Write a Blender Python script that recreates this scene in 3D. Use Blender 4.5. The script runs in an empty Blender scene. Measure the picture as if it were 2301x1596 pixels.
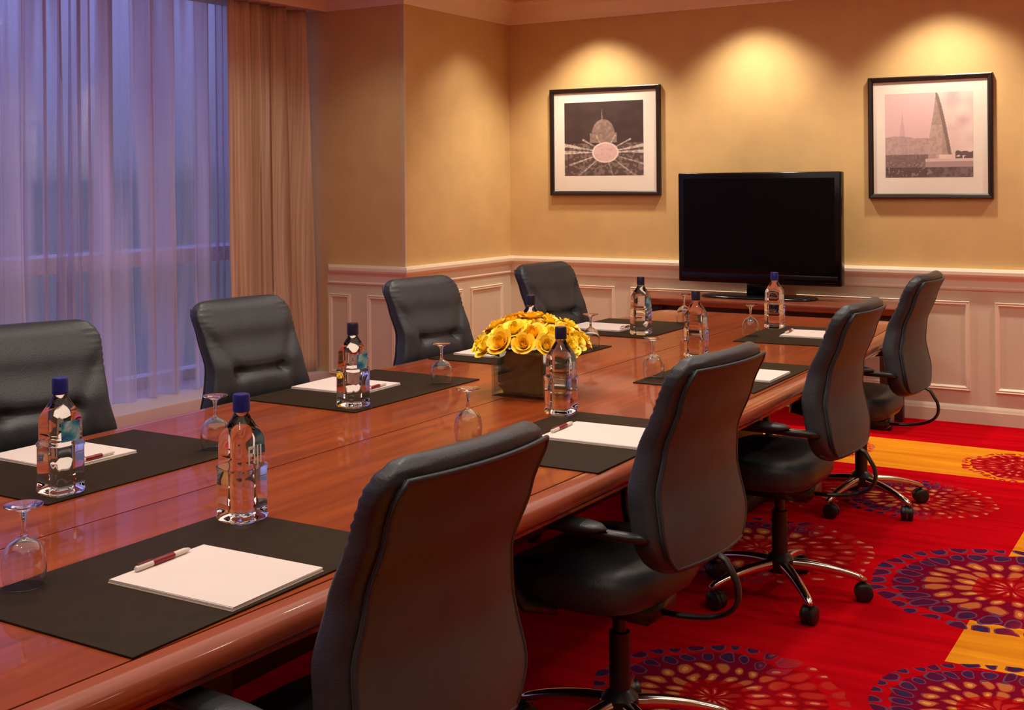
import bpy, bmesh, math, random
import numpy as np
from mathutils import Vector, Matrix
from math import sin, cos, pi, radians

random.seed(7)
SC = bpy.context.scene
COL = SC.collection

# ------------------------------------------------------------------ camera
CAM_H, YAW, ROLL, FPX = 1.45, 0.546793, 0.008127, 2695.97
cam = bpy.data.cameras.new('camera')
cam.sensor_fit = 'HORIZONTAL'; cam.sensor_width = 36.0
cam.lens = FPX * 36.0 / 2301.0
cam.shift_x = 0.001373; cam.shift_y = -0.16894
cam.clip_start = 0.05
camo = bpy.data.objects.new('camera', cam); COL.objects.link(camo)
Rv = Vector((cos(YAW), sin(YAW), 0)); Fv = Vector((-sin(YAW), cos(YAW), 0)); Uv = Vector((0, 0, 1))
r2 = Rv * cos(ROLL) - Uv * sin(ROLL); u2 = Rv * sin(ROLL) + Uv * cos(ROLL)
M4 = Matrix((( r2.x, u2.x, -Fv.x, 0), (r2.y, u2.y, -Fv.y, 0), (r2.z, u2.z, -Fv.z, CAM_H), (0, 0, 0, 1)))
camo.matrix_world = M4
SC.camera = camo

# ------------------------------------------------------------------ world, exposure
world = bpy.data.worlds.new('dusk'); SC.world = world
world.use_nodes = True
wt = world.node_tree
bg = wt.nodes['Background']; bg.inputs[1].default_value = 1.7
_tc = wt.nodes.new('ShaderNodeTexCoord'); _sp = wt.nodes.new('ShaderNodeSeparateXYZ'); _cr = wt.nodes.new('ShaderNodeValToRGB')
wt.links.new(_tc.outputs['Generated'], _sp.inputs[0]); wt.links.new(_sp.outputs[2], _cr.inputs[0]); wt.links.new(_cr.outputs[0], bg.inputs[0])
_e = _cr.color_ramp.elements       # dark dusk ground below the horizon, violet-blue sky above
_e[0].position = 0.0; _e[0].color = (0.07, 0.08, 0.13, 1); _e[1].position = 0.35; _e[1].color = (0.40, 0.37, 0.86, 1)
_h = _e.new(0.02); _h.color = (0.12, 0.125, 0.22, 1)
_x = _e.new(1.0); _x.color = (0.30, 0.28, 0.85, 1)
vs = SC.view_settings
vs.view_transform = 'Standard'; vs.look = 'None'; vs.gamma = 1.0; vs.exposure = 0.20
vs.use_curve_mapping = False
try:
    SC.cycles.max_bounces = 7; SC.cycles.diffuse_bounces = 4; SC.cycles.glossy_bounces = 3; SC.cycles.transparent_max_bounces = 10; SC.cycles.transmission_bounces = 6
    SC.cycles.use_adaptive_sampling = True; SC.cycles.adaptive_threshold = 0.03
    SC.cycles.sample_clamp_indirect = 4.0
except Exception:
    pass

# ------------------------------------------------------------------ lamps (recessed ceiling downlights and added fill lamps)
CEIL = 2.76
WARM = (1.0, 0.865, 0.70)
def spot(x, y, power, angle, blend=0.6, radius=0.05, tgt=None, color=WARM, z=CEIL - 0.02):
    l = bpy.data.lights.new('ceiling_spot', 'SPOT')
    l.energy = power; l.spot_size = radians(angle); l.spot_blend = blend
    l.shadow_soft_size = radius; l.color = color
    o = bpy.data.objects.new('ceiling_spot', l); COL.objects.link(o)
    o.location = (x, y, z)
    if tgt is not None:
        d = Vector(tgt) - o.location
        o.rotation_euler = d.to_track_quat('-Z', 'Y').to_euler()
    return o
for x in (-3.80, -2.68, -1.50, -0.30):
    spot(x, 7.485 - 0.40, 82, 104, 0.75, 0.05, (x, 7.485 - 0.28, 0))
spot(-4.08, 6.88, 33, 100, 0.75, 0.05, (-4.2, 6.88, 0))
for x in (-2.55, -1.60):
    for y in (0.6, 2.0, 3.4, 4.8):
        spot(x, y, {0.6: 20, 2.0: 29, 3.4: 34, 4.8: 36}[y], 96, 0.7, 0.07)
for y in (1.2, 3.2, 5.2):
    spot(0.05, y, {1.2: 18, 3.2: 38, 5.2: 56}[y], 115, 0.8, 0.08)
    spot(1.35, y, {1.2: 14, 3.2: 38, 5.2: 80}[y], 130, 0.8, 0.08)  # outer row added as fill on chair backs and table edge
spot(-2.035, 2.75, 60, 26, 0.8, 0.05, (-2.035, 3.47, 0.95))      # added narrow spot to brighten the flowers, no fitting known
for y in (2.6, 4.1, 5.5):
    spot(-4.45, y, 22 if y > 5 else 32, 115, 0.8, 0.08, (-4.75, y, 0), (1.0, 0.90, 0.80))  # added wash on sheers and drape, fittings made up
# added soft area fill below the ceiling, not a known fitting
al = bpy.data.lights.new('ceiling_fill', 'AREA'); al.shape = 'RECTANGLE'; al.size = 3.6; al.size_y = 6.4
al.energy = 64; al.color = (1.0, 0.92, 0.82)
alo = bpy.data.objects.new('ceiling_fill', al); COL.objects.link(alo); alo.location = (-1.7, 2.9, CEIL - 0.01)

# ------------------------------------------------------------------ materials
def mat(name):
    m = bpy.data.materials.new(name); m.use_nodes = True
    nt = m.node_tree; b = nt.nodes['Principled BSDF']
    return m, nt, b
def N(nt, kind, **kw):
    n = nt.nodes.new(kind)
    for k, v in kw.items(): setattr(n, k, v)
    return n
def simple(name, col, rough=0.5, metal=0.0, noise=0.0, nscale=20.0, bump=0.0, bscale=200.0, spec=0.5, coat=0.0, coords='Object'):
    m, nt, b = mat(name)
    b.inputs['Base Color'].default_value = (*col, 1); b.inputs['Roughness'].default_value = rough
    b.inputs['Metallic'].default_value = metal; b.inputs['Specular IOR Level'].default_value = spec
    b.inputs['Coat Weight'].default_value = coat; b.inputs['Coat Roughness'].default_value = 0.1
    if noise or bump:
        tc = N(nt, 'ShaderNodeTexCoord')
    if noise:
        t = N(nt, 'ShaderNodeTexNoise'); t.inputs['Scale'].default_value = nscale; t.inputs['Detail'].default_value = 4
        nt.links.new(tc.outputs[coords], t.inputs['Vector'])
        cr = N(nt, 'ShaderNodeValToRGB')
        cr.color_ramp.elements[0].position = 0.3; cr.color_ramp.elements[1].position = 0.7
        cr.color_ramp.elements[0].color = (*[c * (1 - noise) for c in col], 1)
        cr.color_ramp.elements[1].color = (*[min(1, c * (1 + noise)) for c in col], 1)
        nt.links.new(t.outputs['Fac'], cr.inputs[0]); nt.links.new(cr.outputs[0], b.inputs['Base Color'])
    if bump:
        t2 = N(nt, 'ShaderNodeTexNoise'); t2.inputs['Scale'].default_value = bscale; t2.inputs['Detail'].default_value = 3
        nt.links.new(tc.outputs[coords], t2.inputs['Vector'])
        bp = N(nt, 'ShaderNodeBump'); bp.inputs['Strength'].default_value = bump; bp.inputs['Distance'].default_value = 0.002
        nt.links.new(t2.outputs['Fac'], bp.inputs['Height']); nt.links.new(bp.outputs[0], b.inputs['Normal'])
    return m

MT = {}
MT['wallpaper'] = simple('gold_wallpaper', (0.66, 0.44, 0.18), 0.7, noise=0.05, nscale=6, bump=0.25, bscale=350)
MT['paint'] = simple('cream_paint', (0.70, 0.61, 0.455), 0.42, noise=0.02, nscale=5)
MT['trim'] = simple('trim_paint', (0.84, 0.73, 0.57), 0.4, noise=0.02, nscale=5)  # cream paint lightened: direct light on rails and mouldings put into colour
MT['ceiling'] = simple('ceiling_paint', (0.74, 0.60, 0.50), 0.8, noise=0.02, nscale=4)
MT['leather'] = simple('black_leather', (0.027, 0.033, 0.040), 0.40, noise=0.15, nscale=14, bump=0.35, bscale=240, spec=0.55)
MT['leather_back'] = simple('brown_black_leather', (0.056, 0.058, 0.056), 0.5, noise=0.12, nscale=10, bump=0.35, bscale=260)
MT['plastic'] = simple('black_plastic', (0.012, 0.012, 0.013), 0.35, noise=0.1, nscale=30)
MT['chrome'] = simple('polished_metal', (0.72, 0.68, 0.62), 0.16, 1.0, noise=0.04, nscale=15)
MT['steel'] = simple('dark_steel', (0.10, 0.08, 0.07), 0.3, 0.9, noise=0.05, nscale=20)
MT['mat'] = simple('brown_desk_mat', (0.026, 0.015, 0.007), 0.6, noise=0.12, nscale=25, bump=0.3, bscale=300, spec=0.1)
MT['paper'] = simple('paper', (0.76, 0.66, 0.61), 0.7, noise=0.02, nscale=8)
MT['red_pen'] = simple('dark_red_plastic', (0.22, 0.010, 0.015), 0.3, noise=0.05, nscale=30)
MT['white_pen'] = simple('cream_plastic', (0.75, 0.66, 0.58), 0.35, noise=0.03, nscale=30)
MT['tv'] = simple('gloss_black', (0.004, 0.004, 0.005), 0.18, noise=0.05, nscale=10, spec=0.35)
MT['screen'] = simple('screen_black', (0.002, 0.002, 0.003), 0.35, noise=0.05, nscale=3, spec=0.15)
MT['frame'] = simple('dark_wood_frame', (0.018, 0.008, 0.006), 0.35, noise=0.3, nscale=40)
MT['mount'] = simple('mount_board', (0.82, 0.74, 0.63), 0.8, noise=0.02, nscale=10)
MT['cap'] = simple('blue_cap', (0.008, 0.014, 0.16), 0.35, noise=0.05, nscale=40)
MT['capdark'] = simple('navy_cap', (0.012, 0.010, 0.030), 0.35, noise=0.05, nscale=40)
MT['whiteink'] = simple('white_ink', (0.80, 0.78, 0.70), 0.5, noise=0.02, nscale=40)
MT['pedestal'] = simple('dark_pedestal', (0.025, 0.010, 0.006), 0.5, noise=0.25, nscale=12)
MT['leaf'] = simple('dark_leaf', (0.045, 0.145, 0.03), 0.35, noise=0.35, nscale=30)
MT['stem'] = simple('green_stem', (0.06, 0.10, 0.02), 0.5, noise=0.2, nscale=40)
MT['ledge'] = simple('pale_ledge_paint', (0.66, 0.55, 0.54), 0.5, noise=0.03, nscale=6)
MT['winframe'] = simple('window_frame_paint', (0.75, 0.72, 0.74), 0.4, noise=0.02, nscale=8)
MT['bead'] = simple('corner_bead', (0.62, 0.46, 0.28), 0.4, noise=0.04, nscale=12)

def wood(name, dark, light, rough, along='Y', coat=0.4, sc=1.0):
    m, nt, b = mat(name)
    tc = N(nt, 'ShaderNodeTexCoord'); mp = N(nt, 'ShaderNodeMapping')
    s = (14, 1.0, 14) if along == 'Y' else (1.0, 14, 14)
    mp.inputs['Scale'].default_value = [v * sc for v in s]
    nt.links.new(tc.outputs['Object'], mp.inputs[0])
    n1 = N(nt, 'ShaderNodeTexNoise'); n1.inputs['Scale'].default_value = 1.6; n1.inputs['Detail'].default_value = 8; n1.inputs['Roughness'].default_value = 0.62; n1.inputs['Distortion'].default_value = 0.5
    nt.links.new(mp.outputs[0], n1.inputs['Vector'])
    cr = N(nt, 'ShaderNodeValToRGB'); cr.color_ramp.elements[0].position = 0.30; cr.color_ramp.elements[1].position = 0.72
    cr.color_ramp.elements[0].color = (*dark, 1); cr.color_ramp.elements[1].color = (*light, 1)
    nt.links.new(n1.outputs['Fac'], cr.inputs[0]); nt.links.new(cr.outputs[0], b.inputs['Base Color'])
    b.inputs['Roughness'].default_value = rough
    b.inputs['Coat Weight'].default_value = coat; b.inputs['Coat Roughness'].default_value = 0.05; b.inputs['Specular IOR Level'].default_value = 0.18
    return m
MT['mahogany'] = wood('mahogany_veneer', (0.165, 0.020, 0.003), (0.34, 0.062, 0.007), 0.38, 'Y', 0.36)
MT['mahogany_edge'] = wood('mahogany_edge', (0.24, 0.050, 0.022), (0.36, 0.085, 0.040), 0.25, 'Y', 0.5)  # lighter, pinker mahogany: the edge highlight is put into the colour
MT['console'] = wood('console_wood', (0.16, 0.035, 0.016), (0.26, 0.065, 0.03), 0.3, 'X', 0.4)
MT['groove'] = simple('dark_groove', (0.02, 0.005, 0.003), 0.6, noise=0.1, nscale=20)

def thin_glass(name, tint=(1, 1, 1), base=0.06):
    m = bpy.data.materials.new(name); m.use_nodes = True; nt = m.node_tree
    for n in list(nt.nodes): nt.nodes.remove(n)
    out = N(nt, 'ShaderNodeOutputMaterial'); tr = N(nt, 'ShaderNodeBsdfTransparent'); tr.inputs[0].default_value = (*tint, 1)
    gl = N(nt, 'ShaderNodeBsdfGlossy'); gl.inputs['Roughness'].default_value = 0.03; gl.inputs[0].default_value = (1, 1, 1, 1)
    lw = N(nt, 'ShaderNodeLayerWeight'); lw.inputs[0].default_value = 0.5
    ma = N(nt, 'ShaderNodeMath', operation='POWER'); ma.inputs[1].default_value = 1.7
    nt.links.new(lw.outputs['Facing'], ma.inputs[0])
    mb = N(nt, 'ShaderNodeMath', operation='MULTIPLY_ADD'); mb.inputs[1].default_value = 0.9; mb.inputs[2].default_value = base
    nt.links.new(ma.outputs[0], mb.inputs[0])
    mx = N(nt, 'ShaderNodeMixShader'); nt.links.new(mb.outputs[0], mx.inputs[0])
    nt.links.new(tr.outputs[0], mx.inputs[1]); nt.links.new(gl.outputs[0], mx.inputs[2]); nt.links.new(mx.outputs[0], out.inputs[0])
    return m
MT['glass'] = thin_glass('clear_glass', (0.96, 0.96, 0.94), 0.07)
MT['vase_glass'] = thin_glass('vase_glass', (0.90, 0.95, 0.88), 0.06)
MT['pane'] = thin_glass('window_pane', (0.85, 0.88, 0.95), 0.05)
def water_mat():
    m, nt, b = mat('bottle_water')
    b.inputs['Base Color'].default_value = (0.97, 0.97, 0.96, 1)
    b.inputs['Roughness'].default_value = 0.02; b.inputs['IOR'].default_value = 1.34
    b.inputs['Transmission Weight'].default_value = 1.0
    return m
MT['water'] = water_mat()
def goblet_mat():
    m, nt, b = mat('goblet_glass')
    b.inputs['Base Color'].default_value = (0.98, 0.98, 0.97, 1); b.inputs['Roughness'].default_value = 0.01; b.inputs['IOR'].default_value = 1.45; b.inputs['Transmission Weight'].default_value = 1.0
    return m
MT['goblet'] = goblet_mat()

def sheer_mat():
    m = bpy.data.materials.new('sheer_voile'); m.use_nodes = True; nt = m.node_tree
    for n in list(nt.nodes): nt.nodes.remove(n)
    out = N(nt, 'ShaderNodeOutputMaterial')
    tr = N(nt, 'ShaderNodeBsdfTransparent'); tr.inputs[0].default_value = (0.9, 0.9, 0.95, 1)
    df = N(nt, 'ShaderNodeBsdfDiffuse'); df.inputs[0].default_value = (0.80, 0.76, 0.86, 1)
    tl = N(nt, 'ShaderNodeBsdfTranslucent'); tl.inputs[0].default_value = (0.82, 0.79, 0.88, 1)
    m1 = N(nt, 'ShaderNodeMixShader'); m1.inputs[0].default_value = 0.55
    nt.links.new(df.outputs[0], m1.inputs[1]); nt.links.new(tl.outputs[0], m1.inputs[2])
    tc = N(nt, 'ShaderNodeTexCoord'); mp = N(nt, 'ShaderNodeMapping'); mp.inputs['Scale'].default_value = (1, 60, 1.5)
    nt.links.new(tc.outputs['Object'], mp.inputs[0])
    ns = N(nt, 'ShaderNodeTexNoise'); ns.inputs['Scale'].default_value = 1.0; ns.inputs['Detail'].default_value = 4
    nt.links.new(mp.outputs[0], ns.inputs['Vector'])
    mp3 = N(nt, 'ShaderNodeMapping'); mp3.inputs['Scale'].default_value = (0.3, 8, 0.22); nt.links.new(tc.outputs['Object'], mp3.inputs[0])
    ns3 = N(nt, 'ShaderNodeTexNoise'); ns3.inputs['Scale'].default_value = 1.0; ns3.inputs['Detail'].default_value = 2; nt.links.new(mp3.outputs[0], ns3.inputs['Vector'])
    st = N(nt, 'ShaderNodeMapRange', clamp=True); st.inputs[1].default_value = 0.45; st.inputs[2].default_value = 0.52; st.inputs[3].default_value = 0.0; st.inputs[4].default_value = 0.50
    nt.links.new(ns3.outputs['Fac'], st.inputs[0])
    lw = N(nt, 'ShaderNodeLayerWeight'); lw.inputs[0].default_value = 0.35
    a = N(nt, 'ShaderNodeMath', operation='MULTIPLY_ADD'); a.inputs[1].default_value = 0.40; a.inputs[2].default_value = 0.06
    nt.links.new(ns.outputs['Fac'], a.inputs[0])
    a2 = N(nt, 'ShaderNodeMath', operation='ADD'); nt.links.new(a.outputs[0], a2.inputs[0]); nt.links.new(st.outputs[0], a2.inputs[1])
    c = N(nt, 'ShaderNodeMath', operation='MULTIPLY_ADD', use_clamp=True); c.inputs[1].default_value = 0.5
    nt.links.new(lw.outputs['Facing'], c.inputs[0]); nt.links.new(a2.outputs[0], c.inputs[2])
    m2 = N(nt, 'ShaderNodeMixShader'); nt.links.new(c.outputs[0], m2.inputs[0])
    nt.links.new(tr.outputs[0], m2.inputs[1]); nt.links.new(m1.outputs[0], m2.inputs[2]); nt.links.new(m2.outputs[0], out.inputs[0])
    return m
MT['sheer'] = sheer_mat()
def drape_mat():
    m, nt, b = mat('brown_drape')
    tc = N(nt, 'ShaderNodeTexCoord'); mp = N(nt, 'ShaderNodeMapping'); mp.inputs['Scale'].default_value = (1, 90, 1.0)
    nt.links.new(tc.outputs['Object'], mp.inputs[0])
    ns = N(nt, 'ShaderNodeTexNoise'); ns.inputs['Scale'].default_value = 1.0; ns.inputs['Detail'].default_value = 3
    nt.links.new(mp.outputs[0], ns.inputs['Vector'])
    cr = N(nt, 'ShaderNodeValToRGB'); cr.color_ramp.elements[0].color = (0.50, 0.33, 0.19, 1); cr.color_ramp.elements[1].color = (0.74, 0.54, 0.38, 1)
    cr.color_ramp.elements[0].position = 0.3; cr.color_ramp.elements[1].position = 0.7
    nt.links.new(ns.outputs['Fac'], cr.inputs[0]); nt.links.new(cr.outputs[0], b.inputs['Base Color'])
    b.inputs['Roughness'].default_value = 0.6; b.inputs['Sheen Weight'].default_value = 0.2
    return m
MT['drape'] = drape_mat()
def petal_mat(name, c1, c2):
    m, nt, b = mat(name)
    tc = N(nt, 'ShaderNodeTexCoord'); ns = N(nt, 'ShaderNodeTexNoise'); ns.inputs['Scale'].default_value = 45; ns.inputs['Detail'].default_value = 2
    nt.links.new(tc.outputs['Object'], ns.inputs['Vector'])
    cr = N(nt, 'ShaderNodeValToRGB'); cr.color_ramp.elements[0].color = (*c1, 1); cr.color_ramp.elements[1].color = (*c2, 1)
    cr.color_ramp.elements[0].position = 0.35; cr.color_ramp.elements[1].position = 0.65
    nt.links.new(ns.outputs['Fac'], cr.inputs[0]); nt.links.new(cr.outputs[0], b.inputs['Base Color'])
    b.inputs['Roughness'].default_value = 0.5; b.inputs['Subsurface Weight'].default_value = 0.0
    return m
PETALS = [petal_mat('yellow_petal', (0.95, 0.62, 0.015), (0.97, 0.76, 0.03)),
          petal_mat('orange_petal', (0.95, 0.50, 0.010), (0.96, 0.63, 0.014)),
          petal_mat('lemon_petal', (0.93, 0.56, 0.02), (0.95, 0.70, 0.06))]
def attr_mat(name, rough=0.7):
    m, nt, b = mat(name)
    a = N(nt, 'ShaderNodeAttribute', attribute_name='print')
    nt.links.new(a.outputs['Color'], b.inputs['Base Color']); b.inputs['Roughness'].default_value = rough
    return m
MT['print'] = attr_mat('photo_print', 0.6)
def backlabel_mat():
    m, nt, b = mat('blue_back_label')
    tc = N(nt, 'ShaderNodeTexCoord'); ns = N(nt, 'ShaderNodeTexNoise'); ns.inputs['Scale'].default_value = 28; ns.inputs['Detail'].default_value = 3
    nt.links.new(tc.outputs['Object'], ns.inputs['Vector'])
    cr = N(nt, 'ShaderNodeValToRGB'); e = cr.color_ramp.elements
    e[0].position = 0.36; e[0].color = (0.015, 0.08, 0.30, 1); e[1].position = 0.66; e[1].color = (0.45, 0.62, 0.66, 1)
    e2 = e.new(0.5); e2.color = (0.02, 0.28, 0.36, 1)
    nt.links.new(ns.outputs['Fac'], cr.inputs[0]); nt.links.new(cr.outputs[0], b.inputs['Base Color'])
    b.inputs['Roughness'].default_value = 0.4
    return m
MT['backlabel'] = backlabel_mat()

# --- carpet: red ground, orange bands, dahlia medallions
def flower_group():
    g = bpy.data.node_groups.new('medallion', 'ShaderNodeTree')
    I = g.interface
    I.new_socket('Vector', in_out='INPUT', socket_type='NodeSocketVector')
    I.new_socket('Center', in_out='INPUT', socket_type='NodeSocketVector')
    I.new_socket('Radius', in_out='INPUT', socket_type='NodeSocketFloat')
    I.new_socket('Purple', in_out='INPUT', socket_type='NodeSocketFloat')
    I.new_socket('Ground', in_out='INPUT', socket_type='NodeSocketColor')
    I.new_socket('Color', in_out='OUTPUT', socket_type='NodeSocketColor')
    nt = g; L = nt.links.new
    gi = N(nt, 'NodeGroupInput'); go = N(nt, 'NodeGroupOutput')
    def m(op, a, b=None, c=None, clamp=False):
        n = N(nt, 'ShaderNodeMath', operation=op, use_clamp=clamp)
        for i, v in enumerate((a, b, c)):
            if v is None: continue
            if isinstance(v, (int, float)): n.inputs[i].default_value = v
            else: L(v, n.inputs[i])
        return n.outputs[0]
    sub = N(nt, 'ShaderNodeVectorMath', operation='SUBTRACT'); L(gi.outputs['Vector'], sub.inputs[0]); L(gi.outputs['Center'], sub.inputs[1])
    sp = N(nt, 'ShaderNodeSeparateXYZ'); L(sub.outputs[0], sp.inputs[0])
    dx, dy = sp.outputs[0], sp.outputs[1]
    r = m('SQRT', m('ADD', m('MULTIPLY', dx, dx), m('MULTIPLY', dy, dy)))
    rn = m('DIVIDE', r, gi.outputs['Radius'])
    th = m('ADD', m('DIVIDE', m('ARCTAN2', dy, dx), 2 * pi), 0.5)
    K = 4.6
    rk = m('MULTIPLY', rn, K); k = m('FLOOR', rk); fr = m('FRACT', rk)
    nn = m('ADD', m('MULTIPLY', k, 6.0), 11.0)
    av = m('ADD', m('MULTIPLY', th, nn), m('MULTIPLY', k, 0.5))
    fa = m('FRACT', av)
    cell = N(nt, 'ShaderNodeCombineXYZ'); L(m('FLOOR', av), cell.inputs[0]); L(k, cell.inputs[1]); L(gi.outputs['Radius'], cell.inputs[2])
    wn = N(nt, 'ShaderNodeTexWhiteNoise', noise_dimensions='3D'); L(cell.outputs[0], wn.inputs['Vector'])
    size = m('MULTIPLY_ADD', wn.outputs['Value'], 0.45, 0.85)
    p = m('MULTIPLY', m('SUBTRACT', fa, 0.5), 2.1); q = m('MULTIPLY', m('SUBTRACT', fr, 0.5), 2.0)
    ell = m('MULTIPLY', m('SQRT', m('ADD', m('MULTIPLY', p, p), m('MULTIPLY', m('MULTIPLY', q, q), 0.85))), size)
    petal = m('LESS_THAN', ell, 0.86); inner = m('LESS_THAN', ell, 0.68); core = m('LESS_THAN', ell, 0.34)
    ring_out = m('GREATER_THAN', rn, 0.62); ring_mid = m('GREATER_THAN', rn, 0.30)
    left = m('MULTIPLY', m('SUBTRACT', m('MULTIPLY_ADD', m('DIVIDE', dx, gi.outputs['Radius']), -3.0, 1.2), 0.0), gi.outputs['Purple'], clamp=True)
    def mixc(f, a, b):
        n = N(nt, 'ShaderNodeMix', data_type='RGBA')
        if isinstance(f, (int, float)): n.inputs[0].default_value = f
        else: L(f, n.inputs[0])
        for idx, v in ((6, a), (7, b)):
            if isinstance(v, tuple): n.inputs[idx].default_value = (*v, 1)
            else: L(v, n.inputs[idx])
        return n.outputs[2]
    rnd_on = m('GREATER_THAN', wn.outputs['Value'], 0.35)
    core = m('MULTIPLY', core, rnd_on)
    def palette(bgc, outl, fill, cor):
        a = mixc(petal, bgc, outl); a = mixc(inner, a, fill); return mixc(core, a, cor)
    purple = palette((0.17, 0.003, 0.020), (0.12, 0.050, 0.10), (0.085, 0.008, 0.040), (0.022, 0.024, 0.085))
    orange = palette((0.17, 0.004, 0.018), (0.34, 0.03, 0.03), (0.46, 0.13, 0.035), (0.62, 0.30, 0.08))
    red = palette((0.27, 0.003, 0.006), (0.40, 0.008, 0.010), (0.44, 0.020, 0.016), (0.66, 0.20, 0.12))
    lo = mixc(ring_mid, red, orange); lo = mixc(ring_out, lo, purple)
    colr = mixc(left, red, lo)
    within = m('LESS_THAN', rn, 0.84); edge = m('MULTIPLY', m('LESS_THAN', rn, 1.0), petal)
    mask = m('MAXIMUM', within, edge)
    L(mixc(mask, gi.outputs['Ground'], colr), go.inputs['Color'])
    return g
def carpet_mat():
    m, nt, b = mat('patterned_carpet'); L = nt.links.new
    tc = N(nt, 'ShaderNodeTexCoord')
    ns0 = N(nt, 'ShaderNodeTexNoise'); ns0.inputs['Scale'].default_value = 7; ns0.inputs['Detail'].default_value = 2
    L(tc.outputs['Object'], ns0.inputs['Vector'])
    off = N(nt, 'ShaderNodeVectorMath', operation='MULTIPLY_ADD'); off.inputs[1].default_value = (0.09, 0.09, 0); 
    L(ns0.outputs['Color'], off.inputs[0]); L(tc.outputs['Object'], off.inputs[2])
    pos = off.outputs[0]
    sp = N(nt, 'ShaderNodeSeparateXYZ'); L(tc.outputs['Object'], sp.inputs[0])
    def mth(op, a, bb):
        n = N(nt, 'ShaderNodeMath', operation=op)
        for i, v in enumerate((a, bb)):
            if isinstance(v, (int, float)): n.inputs[i].default_value = v
            else: L(v, n.inputs[i])
        return n.outputs[0]
    def rect(x0, x1, y0, y1):
        a = mth('MULTIPLY', mth('GREATER_THAN', sp.outputs[0], x0), mth('LESS_THAN', sp.outputs[0], x1))
        c = mth('MULTIPLY', mth('GREATER_THAN', sp.outputs[1], y0), mth('LESS_THAN', sp.outputs[1], y1))
        return mth('MULTIPLY', a, c)
    def mix(f, a, c):
        n = N(nt, 'ShaderNodeMix', data_type='RGBA'); L(f, n.inputs[0])
        for idx, v in ((6, a), (7, c)):
            if isinstance(v, tuple): n.inputs[idx].default_value = (*v, 1)
            else: L(v, n.inputs[idx])
        return n.outputs[2]
    # streaky ground
    mp = N(nt, 'ShaderNodeMapping'); mp.inputs['Scale'].default_value = (1.2, 16, 1); L(tc.outputs['Object'], mp.inputs[0])
    n1 = N(nt, 'ShaderNodeTexNoise'); n1.inputs['Scale'].default_value = 1.0; n1.inputs['Detail'].default_value = 5; L(mp.outputs[0], n1.inputs['Vector'])
    def ramp(c0, c1):
        cr = N(nt, 'ShaderNodeValToRGB'); cr.color_ramp.elements[0].color = (*c0, 1); cr.color_ramp.elements[1].color = (*c1, 1)
        cr.color_ramp.elements[0].position = 0.35; cr.color_ramp.elements[1].position = 0.65
        L(n1.outputs['Fac'], cr.inputs[0]); return cr.outputs[0]
    red = ramp((0.38, 0.0015, 0.006), (0.53, 0.003, 0.008))
    org = ramp((0.60, 0.19, 0.010), (0.78, 0.30, 0.016))
    col = mix(rect(-9, 9, 6.13, 6.82), red, org)
    col = mix(rect(-0.77, -0.05, 3.75, 5.85), col, org)
    col = mix(rect(-0.77, -0.05, 0.6, 2.3), col, org)
    g = flower_group()
    for (cx, cy, rad, pur) in [(-0.70, 4.52, 0.47, 1), (-0.57, 3.46, 0.34, 0.9), (-1.62, 4.55, 0.42, 1), (-1.27, 5.60, 0.34, 1), (-1.27, 3.18, 0.36, 1),
                               (-0.92, 6.45, 0.31, 0), (-2.0, 6.48, 0.31, 0), (-1.9, 5.5, 0.36, 1), (-1.75, 2.2, 0.4, 1), (-0.9, 2.2, 0.42, 1),
                               (0.3, 6.47, 0.31, 0), (0.35, 3.9, 0.45, 1), (0.4, 5.2, 0.42, 1), (-2.9, 3.6, 0.42, 1), (-3.3, 4.9, 0.42, 1), (-3.4, 2.4, 0.42, 1)]:
        n = N(nt, 'ShaderNodeGroup'); n.node_tree = g
        L(pos, n.inputs['Vector']); n.inputs['Center'].default_value = (cx + 0.045, cy + 0.045, 0); n.inputs['Radius'].default_value = rad
        n.inputs['Purple'].default_value = pur; L(col, n.inputs['Ground']); col = n.outputs['Color']
    L(col, b.inputs['Base Color'])
    b.inputs['Roughness'].default_value = 1.0; b.inputs['Specular IOR Level'].default_value = 0.0
    n2 = N(nt, 'ShaderNodeTexNoise'); n2.inputs['Scale'].default_value = 220; n2.inputs['Detail'].default_value = 2; L(tc.outputs['Object'], n2.inputs['Vector'])
    bp = N(nt, 'ShaderNodeBump'); bp.inputs['Strength'].default_value = 0.5; bp.inputs['Distance'].default_value = 0.004
    L(n2.outputs['Fac'], bp.inputs['Height']); L(bp.outputs[0], b.inputs['Normal'])
    return m
MT['carpet'] = carpet_mat()

# ------------------------------------------------------------------ mesh helpers
def mk(name, verts, faces, material, parent=None, smooth=False, loc=(0, 0, 0), rot=(0, 0, 0)):
    me = bpy.data.meshes.new(name); me.from_pydata([tuple(v) for v in verts], [], faces); me.update()
    bm = bmesh.new(); bm.from_mesh(me); bmesh.ops.recalc_face_normals(bm, faces=bm.faces); bm.to_mesh(me); bm.free()
    me.materials.append(MT[material] if isinstance(material, str) else material)
    if smooth:
        me.polygons.foreach_set('use_smooth', [True] * len(me.polygons))
    return ob(name, me, parent, loc, rot)
def ob(name, me, parent=None, loc=(0, 0, 0), rot=(0, 0, 0)):
    o = bpy.data.objects.new(name, me); COL.objects.link(o)
    o.location = loc; o.rotation_euler = rot
    if parent: o.parent = parent
    return o
def tag(o, label, cat, group=None):
    o['label'] = label; o['category'] = cat
    if group: o['group'] = group
    return o
def struct(o, label=None):
    o['kind'] = 'structure'
    if label: o['label'] = label
    return o
def empty(name, loc, rz=0):
    o = bpy.data.objects.new(name, None); COL.objects.link(o); o.location = loc; o.rotation_euler = (0, 0, rz)
    o.empty_display_size = 0.1
    return o
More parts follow.
